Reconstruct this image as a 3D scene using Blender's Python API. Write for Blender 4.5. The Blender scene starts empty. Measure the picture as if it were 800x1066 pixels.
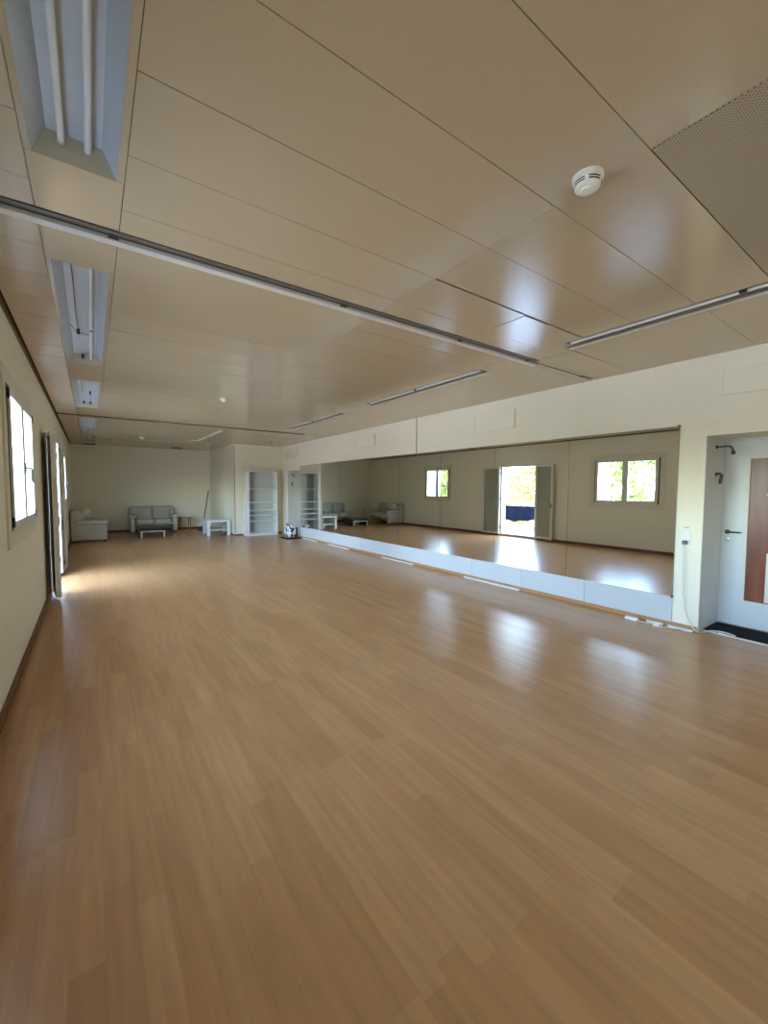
import bpy, bmesh, math, random
from mathutils import Vector, Matrix
random.seed(7)
S = bpy.context.scene
COL = S.collection
PI = math.pi
# ---------------------------------------------------------------- room constants (metres, camera over the origin)
XL, XR, YF, YB, H = -0.53, 5.37, 17.0, -3.2, 2.971
CAM_Z = 1.55
YC, XC = 13.72, 3.77            # the block in the far right corner
HT = H + 0.32                   # top of the shell

# ---------------------------------------------------------------- mesh builder
class MB:
    def __init__(s): s.v = []; s.f = []
    def add(s, vs, fs):
        o = len(s.v); s.v += [tuple(v) for v in vs]; s.f += [[o + i for i in f] for f in fs]; return s
    def box(s, x0, x1, y0, y1, z0, z1):
        v = [(x, y, z) for x in (x0, x1) for y in (y0, y1) for z in (z0, z1)]
        return s.add(v, [(0, 1, 3, 2), (4, 6, 7, 5), (0, 4, 5, 1), (2, 3, 7, 6), (0, 2, 6, 4), (1, 5, 7, 3)])
    def rbox(s, x0, x1, y0, y1, z0, z1, r=0.01, seg=2, puff=0.0, M=None):
        bm = bmesh.new(); bmesh.ops.create_cube(bm, size=1)
        sx, sy, sz = x1 - x0, y1 - y0, z1 - z0
        if puff:
            bmesh.ops.subdivide_edges(bm, edges=bm.edges[:], cuts=5, use_grid_fill=True)
        for v in bm.verts: v.co = Vector((v.co.x * sx, v.co.y * sy, v.co.z * sz))
        if puff:
            # round the cushion: pull every vertex towards a superellipsoid, keep it plump
            for v in bm.verts:
                u = Vector((2 * v.co.x / sx, 2 * v.co.y / sy, 2 * v.co.z / sz))
                n = (abs(u.x) ** 5 + abs(u.y) ** 5 + abs(u.z) ** 5) ** 0.2
                m = max(abs(u.x), abs(u.y), abs(u.z)) / n if n else 1
                m = 1 - (1 - m) * puff
                v.co = Vector((v.co.x * m, v.co.y * m, v.co.z * m))
        else:
            bmesh.ops.bevel(bm, geom=bm.edges[:], offset=min(r, .49 * min(sx, sy, sz)), segments=seg, profile=.5, affect='EDGES')
        c = Vector(((x0 + x1) / 2, (y0 + y1) / 2, (z0 + z1) / 2))
        bm.verts.index_update()
        vs = [(v.co + c) for v in bm.verts]
        if M: vs = [M @ v for v in vs]
        s.add(vs, [[v.index for v in f.verts] for f in bm.faces]); bm.free(); return s
    def tube(s, pts, r, n=8, caps=True):
        pts = [Vector(p) for p in pts]; rs = r if isinstance(r, (list, tuple)) else [r] * len(pts)
        o = len(s.v); up = Vector((0, 0, 1)); prev = None
        for i, p in enumerate(pts):
            d = (pts[min(i + 1, len(pts) - 1)] - pts[max(i - 1, 0)]).normalized()
            a = prev if prev else (up if abs(d.z) < .95 else Vector((1, 0, 0)))
            a = (a - d * a.dot(d)); a = a.normalized() if a.length > 1e-5 else d.orthogonal().normalized()
            b = d.cross(a); prev = a
            for k in range(n):
                t = 2 * PI * k / n; q = p + (a * math.cos(t) + b * math.sin(t)) * rs[i]; s.v.append(tuple(q))
        for i in range(len(pts) - 1):
            for k in range(n):
                k2 = (k + 1) % n
                s.f.append([o + i * n + k, o + i * n + k2, o + (i + 1) * n + k2, o + (i + 1) * n + k])
        if caps:
            s.f.append([o + k for k in range(n)][::-1]); e = o + (len(pts) - 1) * n; s.f.append([e + k for k in range(n)])
        return s
    def lathe(s, prof, c=(0, 0, 0), n=32, axis='z', ring=True):
        o = len(s.v); c = Vector(c)
        for (r, h) in prof:
            for k in range(n):
                t = 2 * PI * k / n
                if axis == 'z': p = Vector((r * math.cos(t), r * math.sin(t), h))
                elif axis == 'x': p = Vector((h, r * math.cos(t), r * math.sin(t)))
                else: p = Vector((r * math.cos(t), h, r * math.sin(t)))
                s.v.append(tuple(c + p))
        for i in range(len(prof) - 1):
            for k in range(n):
                k2 = (k + 1) % n
                s.f.append([o + i * n + k, o + i * n + k2, o + (i + 1) * n + k2, o + (i + 1) * n + k])
        s.f.append([o + k for k in range(n)][::-1]); e = o + (len(prof) - 1) * n; s.f.append([e + k for k in range(n)])
        return s
    def frame(s, axis_x, y0, y1, z0, z1, w, t):
        """rectangular frame in the y-z plane between x=axis_x and x=axis_x+t, bar width w"""
        x0, x1 = axis_x, axis_x + t
        s.box(x0, x1, y0, y0 + w, z0, z1); s.box(x0, x1, y1 - w, y1, z0, z1)
        s.box(x0, x1, y0 + w, y1 - w, z0, z0 + w); s.box(x0, x1, y0 + w, y1 - w, z1 - w, z1)
        return s
    def build(s, name, mat, parent=None, smooth=None, loc=None):
        me = bpy.data.meshes.new(name); me.from_pydata(s.v, [], s.f); me.update()
        bm = bmesh.new(); bm.from_mesh(me); bmesh.ops.recalc_face_normals(bm, faces=bm.faces[:]); bm.to_mesh(me); bm.free()
        if smooth:
            me.shade_smooth(); me.set_sharp_from_angle(angle=math.radians(smooth))
        me.materials.append(mat)
        o = bpy.data.objects.new(name, me); COL.objects.link(o)
        if parent: o.parent = parent
        if loc: o.location = loc
        return o

def thing(name, label, cat, loc=(0, 0, 0), rz=0, group=None):
    o = bpy.data.objects.new(name, None); COL.objects.link(o)
    o.empty_display_size = .1
    o.location = loc; o.rotation_euler = (0, 0, rz); return tag(o, label, cat, group)
def tag(o, label, cat, group=None):
    o['label'] = label; o['category'] = cat
    if group: o['group'] = group
    return o
def struct(o): o['kind'] = 'structure'; return o
def structroot(name):
    o = bpy.data.objects.new(name, None); COL.objects.link(o); return struct(o)
def copy_tree(o, parent=None):
    c = o.copy(); COL.objects.link(c)
    if parent: c.parent = parent
    for ch in list(o.children): copy_tree(ch, c)
    return c

# ---------------------------------------------------------------- materials
def lin(r, g, b):
    f = lambda c: (c / 255) / 12.92 if c / 255 <= .04045 else ((c / 255 + .055) / 1.055) ** 2.4
    return (f(r), f(g), f(b), 1)
def mat(name, col, rough=.5, metal=0., spec=.5, noise=0., nscale=6., bump=0., bscale=60., coat=0., coatr=.1, emit=0.):
    m = bpy.data.materials.new(name); m.use_nodes = True; nt = m.node_tree; N = nt.nodes; L = nt.links
    b = N['Principled BSDF']; b.inputs['Base Color'].default_value = col; b.inputs['Roughness'].default_value = rough
    b.inputs['Metallic'].default_value = metal; b.inputs['Specular IOR Level'].default_value = spec
    b.inputs['Coat Weight'].default_value = coat; b.inputs['Coat Roughness'].default_value = coatr
    tc = N.new('ShaderNodeTexCoord')
    if noise:
        n = N.new('ShaderNodeTexNoise'); n.inputs['Scale'].default_value = nscale; n.inputs['Detail'].default_value = 5
        r = N.new('ShaderNodeMix'); r.data_type = 'RGBA'
        r.inputs[6].default_value = tuple(c * (1 - noise) for c in col[:3]) + (1,)
        r.inputs[7].default_value = tuple(min(1, c * (1 + noise)) for c in col[:3]) + (1,)
        L.new(tc.outputs['Object'], n.inputs['Vector']); L.new(n.outputs['Fac'], r.inputs[0]); L.new(r.outputs[2], b.inputs['Base Color'])
    if bump:
        n2 = N.new('ShaderNodeTexNoise'); n2.inputs['Scale'].default_value = bscale; n2.inputs['Detail'].default_value = 3
        bp = N.new('ShaderNodeBump'); bp.inputs['Strength'].default_value = bump; bp.inputs['Distance'].default_value = .01
        L.new(tc.outputs['Object'], n2.inputs['Vector']); L.new(n2.outputs['Fac'], bp.inputs['Height']); L.new(bp.outputs[0], b.inputs['Normal'])
    return m

M = {}
M['wall'] = mat('wall_paint', (.84, .785, .625, 1), .55, noise=.02, nscale=3, bump=.06, bscale=120)
M['wallseam'] = mat('seam_shadow_joint', lin(120, 104, 78), .8)
M['plinth'] = mat('white_board', (.56, .57, .57, 1), .35, noise=.015)
M['ceil'] = mat('beige_lacquered_panel', (.535, .42, .27, 1), .15, spec=.5, noise=.035, nscale=2.2)
M['ceil'].node_tree.nodes['Principled BSDF'].inputs['IOR'].default_value = 1.8
M['void'] = mat('dark_ceiling_void', (.05, .036, .024, 1), .9)
M['trough'] = mat('grey_reflector_sheet', (.52, .54, .56, 1), .42, metal=.25, noise=.05, nscale=14, bump=.05, bscale=40)
M['troughend'] = mat('beige_end_plate', (.46, .40, .29, 1), .5, noise=.05)
M['tube'] = mat('unlit_tube_glass', (.74, .73, .67, 1), .25, noise=.02)
M['tubecap'] = mat('tube_cap_metal', (.6, .6, .58, 1), .35, metal=.8, noise=.03)
M['alu'] = mat('grey_rail_metal', (.15, .125, .10, 1), .45, metal=.0, noise=.05)
M['cream'] = mat('cream_plastic', (.80, .78, .68, 1), .35, noise=.02)
M['creamstrip'] = mat('pale_strip_paint', (.70, .66, .56, 1), .4, noise=.03)
M['black'] = mat('black_plastic', (.018, .018, .02, 1), .4, noise=.1)
M['mat'] = mat('black_rubber', (.012, .012, .014, 1), .8, noise=.2, nscale=40)
M['frame'] = mat('white_window_plastic', (.70, .68, .60, 1), .35, noise=.015)
M['casing'] = mat('greige_window_casing', (.74, .68, .52, 1), .45, noise=.02)
M['white'] = mat('white_lacquer', (.80, .81, .80, 1), .3, noise=.015)
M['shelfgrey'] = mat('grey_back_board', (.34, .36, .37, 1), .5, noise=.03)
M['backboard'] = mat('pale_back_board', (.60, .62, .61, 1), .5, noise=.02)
M['jamb'] = mat('grey_white_jamb_paint', (.62, .61, .58, 1), .4, noise=.02)
M['steel'] = mat('brushed_steel', (.55, .55, .54, 1), .3, metal=1, noise=.04, nscale=30)
M['darksteel'] = mat('dark_bronze_metal', (.10, .09, .075, 1), .35, metal=.8, noise=.1)
M['door'] = mat('white_door_paint', (.60, .62, .62, 1), .35, noise=.015)
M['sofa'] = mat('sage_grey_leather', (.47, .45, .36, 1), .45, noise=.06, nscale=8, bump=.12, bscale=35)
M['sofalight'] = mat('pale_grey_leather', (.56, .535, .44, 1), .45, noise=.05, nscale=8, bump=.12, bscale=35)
M['darkwood'] = mat('black_stained_wood', (.02, .017, .015, 1), .3, noise=.2)
M['wood'] = mat('mid_brown_wood', lin(150, 108, 66), .4, noise=.15, nscale=12)
M['skirt'] = mat('beech_skirting', lin(176, 128, 80), .35, noise=.12, nscale=9)
M['skirtdark'] = mat('red_brown_skirting', lin(112, 66, 40), .4, noise=.12, nscale=9)
M['cloth'] = mat('white_pillow_cloth', (.66, .64, .55, 1), .85, noise=.04, bump=.2, bscale=30)
M['gap_shade'] = mat('frame_gap_shade', (.07, .055, .04, 1), .7, noise=.1)
M['shutter'] = mat('pale_blue_grey_shutter', (.42, .47, .52, 1), .5, noise=.02)
M['navy'] = mat('navy_screen_cloth', (.002, .0032, .010, 1), .75, noise=.25, nscale=7, bump=.3, bscale=14)
M['concrete'] = mat('pale_balcony_concrete', (.26, .28, .31, 1), .75, noise=.06, nscale=5)
M['railgrey'] = mat('grey_rail_paint', (.30, .31, .31, 1), .5, noise=.05)
M['bark'] = mat('tree_bark', (.10, .075, .05, 1), .9, noise=.3, nscale=9)
M['grass'] = mat('pale_gravel', (.30, .30, .29, 1), .95, noise=.15, nscale=2)
M['silver'] = mat('mirror_silver', (.82, .835, .81, 1), 0.0, metal=1)
M['mirroredge'] = mat('mirror_edge_green', (.10, .12, .10, 1), .3, noise=.05)

# leaf: diffuse plus translucent
def leafmat(name, c1, c2):
    m = bpy.data.materials.new(name); m.use_nodes = True; nt = m.node_tree; N = nt.nodes; L = nt.links
    b = N['Principled BSDF']; out = N['Material Output']; tc = N.new('ShaderNodeTexCoord'); n = N.new('ShaderNodeTexNoise'); n.inputs['Scale'].default_value = 1.3
    r = N.new('ShaderNodeMix'); r.data_type = 'RGBA'; r.inputs[6].default_value = c1; r.inputs[7].default_value = c2
    L.new(tc.outputs['Object'], n.inputs['Vector']); L.new(n.outputs['Fac'], r.inputs[0]); L.new(r.outputs[2], b.inputs['Base Color'])
    b.inputs['Roughness'].default_value = .6
    t = N.new('ShaderNodeBsdfTranslucent'); L.new(r.outputs[2], t.inputs['Color'])
    mx = N.new('ShaderNodeMixShader'); mx.inputs[0].default_value = .4; L.new(b.outputs[0], mx.inputs[1]); L.new(t.outputs[0], mx.inputs[2]); L.new(mx.outputs[0], out.inputs[0])
    return m
M['leaf'] = leafmat('leaf_green', (.035, .065, .010, 1), (.11, .14, .028, 1))
M['leaf2'] = leafmat('leaf_pale', (.055, .08, .018, 1), (.15, .17, .05, 1))

# window glass: thin pane, mostly clear with fresnel reflection
def glass(name, tint, refl=.06):
    m = bpy.data.materials.new(name); m.use_nodes = True; nt = m.node_tree; N = nt.nodes; L = nt.links
    for n in list(N):
        if n.type == 'BSDF_PRINCIPLED': N.remove(n)
    out = N['Material Output']
    t = N.new('ShaderNodeBsdfTransparent'); t.inputs[0].default_value = tint
    g = N.new('ShaderNodeBsdfGlossy'); g.inputs['Roughness'].default_value = .02; g.inputs['Color'].default_value = (.9, .95, .95, 1)
    lw = N.new('ShaderNodeFresnel'); ge = N.new('ShaderNodeNewGeometry'); mr = N.new('ShaderNodeMapRange'); mr.inputs[3].default_value = 1.45; mr.inputs[4].default_value = 1 / 1.45
    L.new(ge.outputs['Backfacing'], mr.inputs[0]); L.new(mr.outputs[0], lw.inputs['IOR'])
    mx = N.new('ShaderNodeMixShader'); L.new(lw.outputs[0], mx.inputs[0]); L.new(t.outputs[0], mx.inputs[1]); L.new(g.outputs[0], mx.inputs[2]); L.new(mx.outputs[0], out.inputs[0])
    return m
M['glass'] = glass('window_glass', (.93, .96, .95, 1))
M['greyglass'] = mat('frosted_grey_glass', (.33, .345, .27, 1), .18, noise=.05, nscale=3)

# laminate floor: strips running along y
def floormat():
    m = bpy.data.materials.new('beech_laminate'); m.use_nodes = True; nt = m.node_tree; N = nt.nodes; L = nt.links
    b = N['Principled BSDF']; tc = N.new('ShaderNodeTexCoord'); sp = N.new('ShaderNodeSeparateXYZ'); cb = N.new('ShaderNodeCombineXYZ')
    L.new(tc.outputs['Object'], sp.inputs[0]); L.new(sp.outputs['Y'], cb.inputs['X']); L.new(sp.outputs['X'], cb.inputs['Y'])
    def math_(op, x, y=None):
        k = N.new('ShaderNodeMath'); k.operation = op
        for i, q in enumerate((x, y)):
            if q is None: continue
            if isinstance(q, (int, float)): k.inputs[i].default_value = q
            else: L.new(q, k.inputs[i])
        return k.outputs[0]
    def wn(dim, x, y=None):
        k = N.new('ShaderNodeTexWhiteNoise'); k.noise_dimensions = '2D'; c = N.new('ShaderNodeCombineXYZ')
        L.new(x, c.inputs[0])
        if y is not None: L.new(y, c.inputs[1])
        else: c.inputs[1].default_value = 3.3
        L.new(c.outputs[0], k.inputs['Vector']); return k.outputs['Value']
    RW, LN = .098, 1.15
    rx = math_('DIVIDE', math_('ADD', sp.outputs['X'], 10.0), RW); row = math_('FLOOR', rx)
    ry = math_('DIVIDE', math_('ADD', sp.outputs['Y'], math_('ADD', math_('MULTIPLY', wn(2, row), 7.0), 20.0)), LN); cell = math_('FLOOR', ry)
    tone = wn(2, row, cell)
    ex = math_('MULTIPLY', math_('PINGPONG', rx, .5), RW); ey = math_('MULTIPLY', math_('PINGPONG', ry, .5), LN)
    gap = math_('LESS_THAN', math_('MINIMUM', ex, ey), .0007)
    base = N.new('ShaderNodeMix'); base.data_type = 'RGBA'; base.inputs[6].default_value = FLOOR1; base.inputs[7].default_value = FLOOR2; L.new(tone, base.inputs[0])
    kg = N.new('ShaderNodeMix'); kg.data_type = 'RGBA'; L.new(math_('MULTIPLY', gap, .30), kg.inputs[0]); L.new(base.outputs[2], kg.inputs[6]); kg.inputs[7].default_value = (.10, .05, .02, 1)
    # grain
    mp = N.new('ShaderNodeMapping'); mp.inputs['Scale'].default_value = (20, 1.5, 1)
    L.new(tc.outputs['Object'], mp.inputs[0]); n = N.new('ShaderNodeTexNoise'); n.inputs['Scale'].default_value = 1.3; n.inputs['Detail'].default_value = 3; n.inputs['Roughness'].default_value = .5
    L.new(mp.outputs[0], n.inputs['Vector'])
    rg = N.new('ShaderNodeMapRange'); rg.inputs[1].default_value = .3; rg.inputs[2].default_value = .7; rg.inputs[3].default_value = .87; rg.inputs[4].default_value = 1.11
    L.new(n.outputs['Fac'], rg.inputs[0])
    mul = N.new('ShaderNodeMix'); mul.data_type = 'RGBA'; mul.blend_type = 'MULTIPLY'; mul.inputs[0].default_value = 1
    L.new(kg.outputs[2], mul.inputs[6]); L.new(rg.outputs[0], mul.inputs[7])
    L.new(mul.outputs[2], b.inputs['Base Color'])
    rr = N.new('ShaderNodeMapRange'); b.inputs['IOR'].default_value = 1.6; rr.inputs[3].default_value = .17; rr.inputs[4].default_value = .21; b.inputs['Roughness'].default_value = .276
    bp = N.new('ShaderNodeBump'); bp.inputs['Strength'].default_value = .03; bp.inputs['Distance'].default_value = .002; L.new(n.outputs['Fac'], bp.inputs['Height'])
    bp2 = N.new('ShaderNodeBump'); bp2.inputs['Strength'].default_value = .08; bp2.inputs['Distance'].default_value = .001; bp2.invert = True
    L.new(gap, bp2.inputs['Height']); L.new(bp.outputs[0], bp2.inputs['Normal']); pass
    return m
FLOOR1, FLOOR2 = (.44, .218, .080, 1), (.515, .272, .108, 1)
M['floor'] = floormat()

# perforated panel: dark punched holes on a staggered grid
def perfmat():
    m = mat('perforated_beige_panel', (.50, .42, .31, 1), .3); nt = m.node_tree; N = nt.nodes; L = nt.links; b = N['Principled BSDF']
    tc = N.new('ShaderNodeTexCoord'); mp = N.new('ShaderNodeMapping'); mp.inputs['Scale'].default_value = (1 / .0125,) * 3; mp.inputs['Rotation'].default_value = (0, 0, PI / 4)
    L.new(tc.outputs['Object'], mp.inputs[0]); v = N.new('ShaderNodeTexVoronoi'); v.inputs['Randomness'].default_value = 0; v.inputs['Scale'].default_value = 1; v.voronoi_dimensions = '2D'
    L.new(mp.outputs[0], v.inputs['Vector']); r = N.new('ShaderNodeValToRGB'); r.color_ramp.elements[0].position = .27; r.color_ramp.elements[0].color = (.20, .155, .10, 1)
    r.color_ramp.elements[1].position = .33; r.color_ramp.elements[1].color = (.46, .365, .25, 1)
    L.new(v.outputs['Distance'], r.inputs[0]); L.new(r.outputs[0], b.inputs['Base Color']); return m
M['perf'] = perfmat()
M['ceiledge'] = mat('beige_satin_edge_panel', (.52, .385, .235, 1), .3, noise=.05, nscale=3)
for k_, v_ in (('navy', .05), ('mat', .15), ('gap_shade', .2)): M[k_].node_tree.nodes['Principled BSDF'].inputs['Specular IOR Level'].default_value = v_
# black and white blotched cloth of the bag
def bagmat():
    m = mat('black_and_white_print_cloth', (.8, .8, .8, 1), .7); nt = m.node_tree; N = nt.nodes; L = nt.links; b = N['Principled BSDF']
    tc = N.new('ShaderNodeTexCoord'); v = N.new('ShaderNodeTexNoise'); v.inputs['Scale'].default_value = 9; v.inputs['Detail'].default_value = 1
    L.new(tc.outputs['Object'], v.inputs['Vector']); r = N.new('ShaderNodeValToRGB'); r.color_ramp.interpolation = 'CONSTANT'
    r.color_ramp.elements[0].color = (.02, .02, .025, 1); r.color_ramp.elements[1].position = .44; r.color_ramp.elements[1].color = (.80, .80, .80, 1)
    L.new(v.outputs['Fac'], r.inputs[0]); L.new(r.outputs[0], b.inputs['Base Color']); return m
M['bag'] = bagmat()
# amber door pane; the view through its glass is put into its colour
def ambermat():
    m = mat('amber_pane_view', (.3, .1, .02, 1), .3, coat=.0); nt = m.node_tree; N = nt.nodes; L = nt.links; b = N['Principled BSDF']
    tc = N.new('ShaderNodeTexCoord'); mp = N.new('ShaderNodeMapping'); mp.inputs['Scale'].default_value = (1, 7, .9)
    L.new(tc.outputs['Object'], mp.inputs[0]); n = N.new('ShaderNodeTexNoise'); n.inputs['Scale'].default_value = 1.4; n.inputs['Detail'].default_value = 4
    L.new(mp.outputs[0], n.inputs['Vector']); r = N.new('ShaderNodeValToRGB')
    r.color_ramp.elements[0].position = .3; r.color_ramp.elements[0].color = (.085, .010, .003, 1); r.color_ramp.elements[1].position = .75; r.color_ramp.elements[1].color = (.24, .055, .008, 1)
    L.new(n.outputs['Fac'], r.inputs[0]); L.new(r.outputs[0], b.inputs['Base Color']); return m
M['amber'] = ambermat()

# ---------------------------------------------------------------- shell
struct(MB().box(XL - .3, XR + .9, YB - .3, YF + .3, -.15, 0).build('floor', M['floor']))

# window / door openings in the left wall: (y0, y1, z0, z1); b and d unseen, added for light
W = dict(a=(4.30, 5.90, 1.17, 2.38), b=(1.80, 3.40, 1.17, 2.38), c=(11.48, 12.87, 1.17, 2.38), d=(-2.9, -1.0, 1.17, 2.38))
DOOR = (7.70, 9.04, .04, 2.33)
def holed_wall(mb, along, c0, c1, a0, a1, z1, holes):
    """boxes of a wall with openings; along='y': slab x in c0..c1"""
    def bx(p, q, zz0, zz1):
        if q - p < 1e-4 or zz1 - zz0 < 1e-4: return
        if along == 'y': mb.box(c0, c1, p, q, zz0, zz1)
        else: mb.box(p, q, c0, c1, zz0, zz1)
    pos = a0
    for (p, q, zz0, zz1) in sorted(holes):
        bx(pos, p, 0, z1); bx(p, q, 0, zz0); bx(p, q, zz1, z1); pos = q
    bx(pos, a1, 0, z1)
    return mb
lw = MB(); holed_wall(lw, 'y', XL - .22, XL, YB - .3, YF + .3, HT, list(W.values()) + [DOOR])
struct(lw.build('wall_left', M['wall']))
rw = MB(); holed_wall(rw, 'y', XR, XR + .66, YB - .3, YF + .3, HT, [(.55, 1.635, 0, 2.13), (12.15, 13.12, 0, 2.12)])
struct(rw.build('wall_right', M['wall']))
struct(MB().box(XR + .66, XR + .86, YB - .3, YF + .3, 0, HT).build('wall_outer', M['wall']))
struct(MB().box(XL - .22, XR + .86, YF, YF + .3, 0, HT).build('wall_far', M['wall']))
bw = MB(); holed_wall(bw, 'x', YB - .3, YB, XL - .22, XR + .86, HT, [])
struct(bw.build('wall_back', M['wall']))
struct(MB().box(XC, XR, YC, YF, 0, H + .02).build('wall_block', M['wall']))
# corner profile of the block
struct(MB().box(XC - .012, XC + .018, YC - .012, YC + .016, 0, H).build('trim_1', M['creamstrip']))
struct(MB().box(XC + .018, XC + .036, YC - .006, YC, .1, H).build('trim_2', M['wallseam']))
# joints in the right wall above the mirrors and below them
sm = MB()
sm.box(XR - .003, XR, 6.44, 6.462, 2.27, H)
struct(sm.build('trim_3', M['wallseam']))
struct(MB().box(XR - .008, XR, -3.2, 1.86, 2.235, 2.262).build('trim_4', M['wall']))
# baseboards
struct(MB().rbox(XL, XL + .024, YB, DOOR[0] - .05, 0, .07, .004).rbox(XL, XL + .024, DOOR[1] + .05, YF, 0, .07, .004).build('baseboard_left', M['skirtdark']))
struct(MB().rbox(XL, XC, YF - .018, YF, 0, .07, .004).build('baseboard_far', M['skirtdark']))
struct(MB().rbox(XC - .018, XC, YC, YF, 0, .05, .004).rbox(XC, XR, YC - .018, YC, 0, .05, .004).build('baseboard_block', M['skirtdark']))
struct(MB().rbox(XR - .03, XR, 1.64, 12.1, 0, .055, .005).build('baseboard_right', M['skirt']))
# white boards under the mirrors
pl = MB(); ys = [1.878, 2.9, 3.905, 4.91, 6.1, 7.3, 8.5, 9.7, 10.98, 12.1]
for a, b in zip(ys, ys[1:]): pl.box(XR - .02, XR, a + .0025, b - .0025, .055, .345)
struct(pl.build('trim_5', M['plinth']))

# ---------------------------------------------------------------- ceiling
LX0, LX1 = -.168, .138            # light troughs on the left
RX0, RX1 = 3.80, 4.02             # light slots on the right
Llights = [(-.13, 2.36), (3.37, 5.93), (6.87, 9.17), (10.45, 12.95), (13.95, 16.2)]
Rlights = [(-.05, 2.39), (3.42, 5.95), (6.90, 9.28)]
JX = 1.95
near = [YB, -2.63, -2.2, -1.77, -1.335, -.9, -.465, -.03, .40, .835, 1.269, 1.707, 2.150, 2.576, 2.80]
mid = [2.965, 3.23, 3.665] + [4.10 + .435 * k for k in range(14)] + [10.13]
far = [10.19, 10.40] + [10.835 + .435 * k for k in range(14)] + [16.99]
cp = MB()
rc = random.Random(3)
edge = MB()
def panel(x0, x1, y0, y1, g=.0018, z=0.0, tilt=.0012, mb=None):
    j = [z + rc.uniform(0, tilt) for _ in range(4)]
    a, b, c, d = x0 + g, x1 - g, y0 + g, y1 - g
    v = [(a, c, H + j[0]), (b, c, H + j[1]), (b, d, H + j[2]), (a, d, H + j[3]), (a, c, H + .02), (b, c, H + .02), (b, d, H + .02), (a, d, H + .02)]
    (mb or cp).add(v, [(3, 2, 1, 0), (4, 5, 6, 7), (0, 1, 5, 4), (1, 2, 6, 5), (2, 3, 7, 6), (3, 0, 4, 7)])
def hole_cut(lst, y0, y1):
    out = []; pos = y0
    for (p, q) in lst:
        p2, q2 = max(p, y0), min(q, y1)
        if q2 <= y0 or p2 >= y1: continue
        if p2 > pos: out.append((pos, p2))
        pos = max(pos, q2)
    if pos < y1: out.append((pos, y1))
    return out
for bay, rows in enumerate((near, mid, far)):
    b0, b1 = rows[0], rows[-1]
    pairs = list(zip(rows, rows[1:]))
    for (a, b) in pairs:                                      # strip beside the left wall
        panel(XL + .035, -.193, a, b, mb=edge)
    # column of the left lights: frame bars beside the troughs, plain pieces between them
    for (a, b) in hole_cut(Llights, b0, b1): panel(-.193, .168, a, b, .002)
    for (p, q) in Llights:
        p2, q2 = max(p, b0), min(q, b1)
        if q2 > p2 and p >= b0 - .01 and q <= b1 + .01:
            panel(-.193, LX0, p, q, .001, tilt=0); panel(LX1, .168, p, q, .001, tilt=0)
    # main field left of the joint
    lp = pairs if bay != 1 else [(2.965, 4.10)] + pairs[3:]
    for (a, b) in lp: panel(.168, RX0 if (bay == 0 and abs(b - 1.269) < 1e-3) else JX, a, b)
    # right of the joint
    for (a, b) in pairs:
        if bay == 0 and abs(b - .835) < 1e-3: continue        # the perforated panel hangs here
        if bay == 0 and abs(b - 1.269) < 1e-3: continue
        if abs(a - 2.150) < 1e-3:
            panel(JX, 2.93, a + .012, b); panel(3.27, RX0, a + .012, b); continue   # the loose tile sits between
        if abs(b - 2.150) < 1e-3: b = b - .004
        if bay == 2 and 10.8 < a < 11.2: panel(JX, 3.2, a, b); panel(3.2, RX0, a, b - .03); continue
        panel(JX, RX0, a, b)
    for (a, b) in hole_cut(Rlights + [(11.24, 11.27)], b0, b1): panel(RX0, RX1, a, b, .002)
    rr = [b0, 1.26, b1] if bay == 0 else ([b0] + [y for y in (4.9, 7.1, 9.3) if b0 < y < b1] + [b1])
    if bay == 2:
        panel(RX1, 4.9, b0, 11.24); panel(4.9, XR - .004, b0, 11.27); panel(RX1, 4.9, 11.24 + .03, b1); panel(4.9, XR - .004, 11.27, b1); continue
    for (a, b) in zip(rr, rr[1:]):
        if bay == 0 and a > 1:
            panel(RX1, XR - .004, a, 2.40); panel(RX1, 4.10, 2.40, b); panel(4.10, 4.62, 2.40, b, .003, z=-.002); panel(4.62, XR - .004, 2.40, b)
        else: panel(RX1, XR - .004, a, b)
panel(4.08, XR - .004, 2.80, 2.853); panel(4.19, XR - .004, 2.881, 2.965)
ceiling = struct(cp.build('ceiling', M['ceil']))
struct(edge.build('ceiling_edge', M['ceiledge']))
struct(MB().box(XL - .22, XR + .86, YB - .3, YF + .3, H + .15, HT + .1).build('ceiling_void', M['void']))
# dark sheets under the far panels, coloured as the shade inside openings
struct(MB().box(-.16, .16, 16.55, 16.97, H - .004, H + .001).box(XL + .02, -.16, 16.85, 16.97, H - .004, H + .001).box(2.35, 2.72, 16.2, 16.6, H - .004, H + .001).build('trim_6', M['void']))
# brown strip at the left wall top; the gap's shadow is its colour
struct(MB().box(XL, XL + .012, YB, YF, H - .03, H + .15).build('trim_7', M['wallseam']))

t = tag(MB().box(JX + .004, RX0 - .004, .405, .830, H - .002, H + .018).build('perforated_panel', M['perf']), 'perforated beige ceiling panel with rows of small holes, above the doorway side', 'ceiling panel')
t = tag(MB().box(2.942, 3.268, 2.167, 2.573, H - .003, H + .012).build('ceiling_tile', M['ceil']), 'small square beige ceiling tile sitting loose beside the dark open joint', 'ceiling tile')

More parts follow.
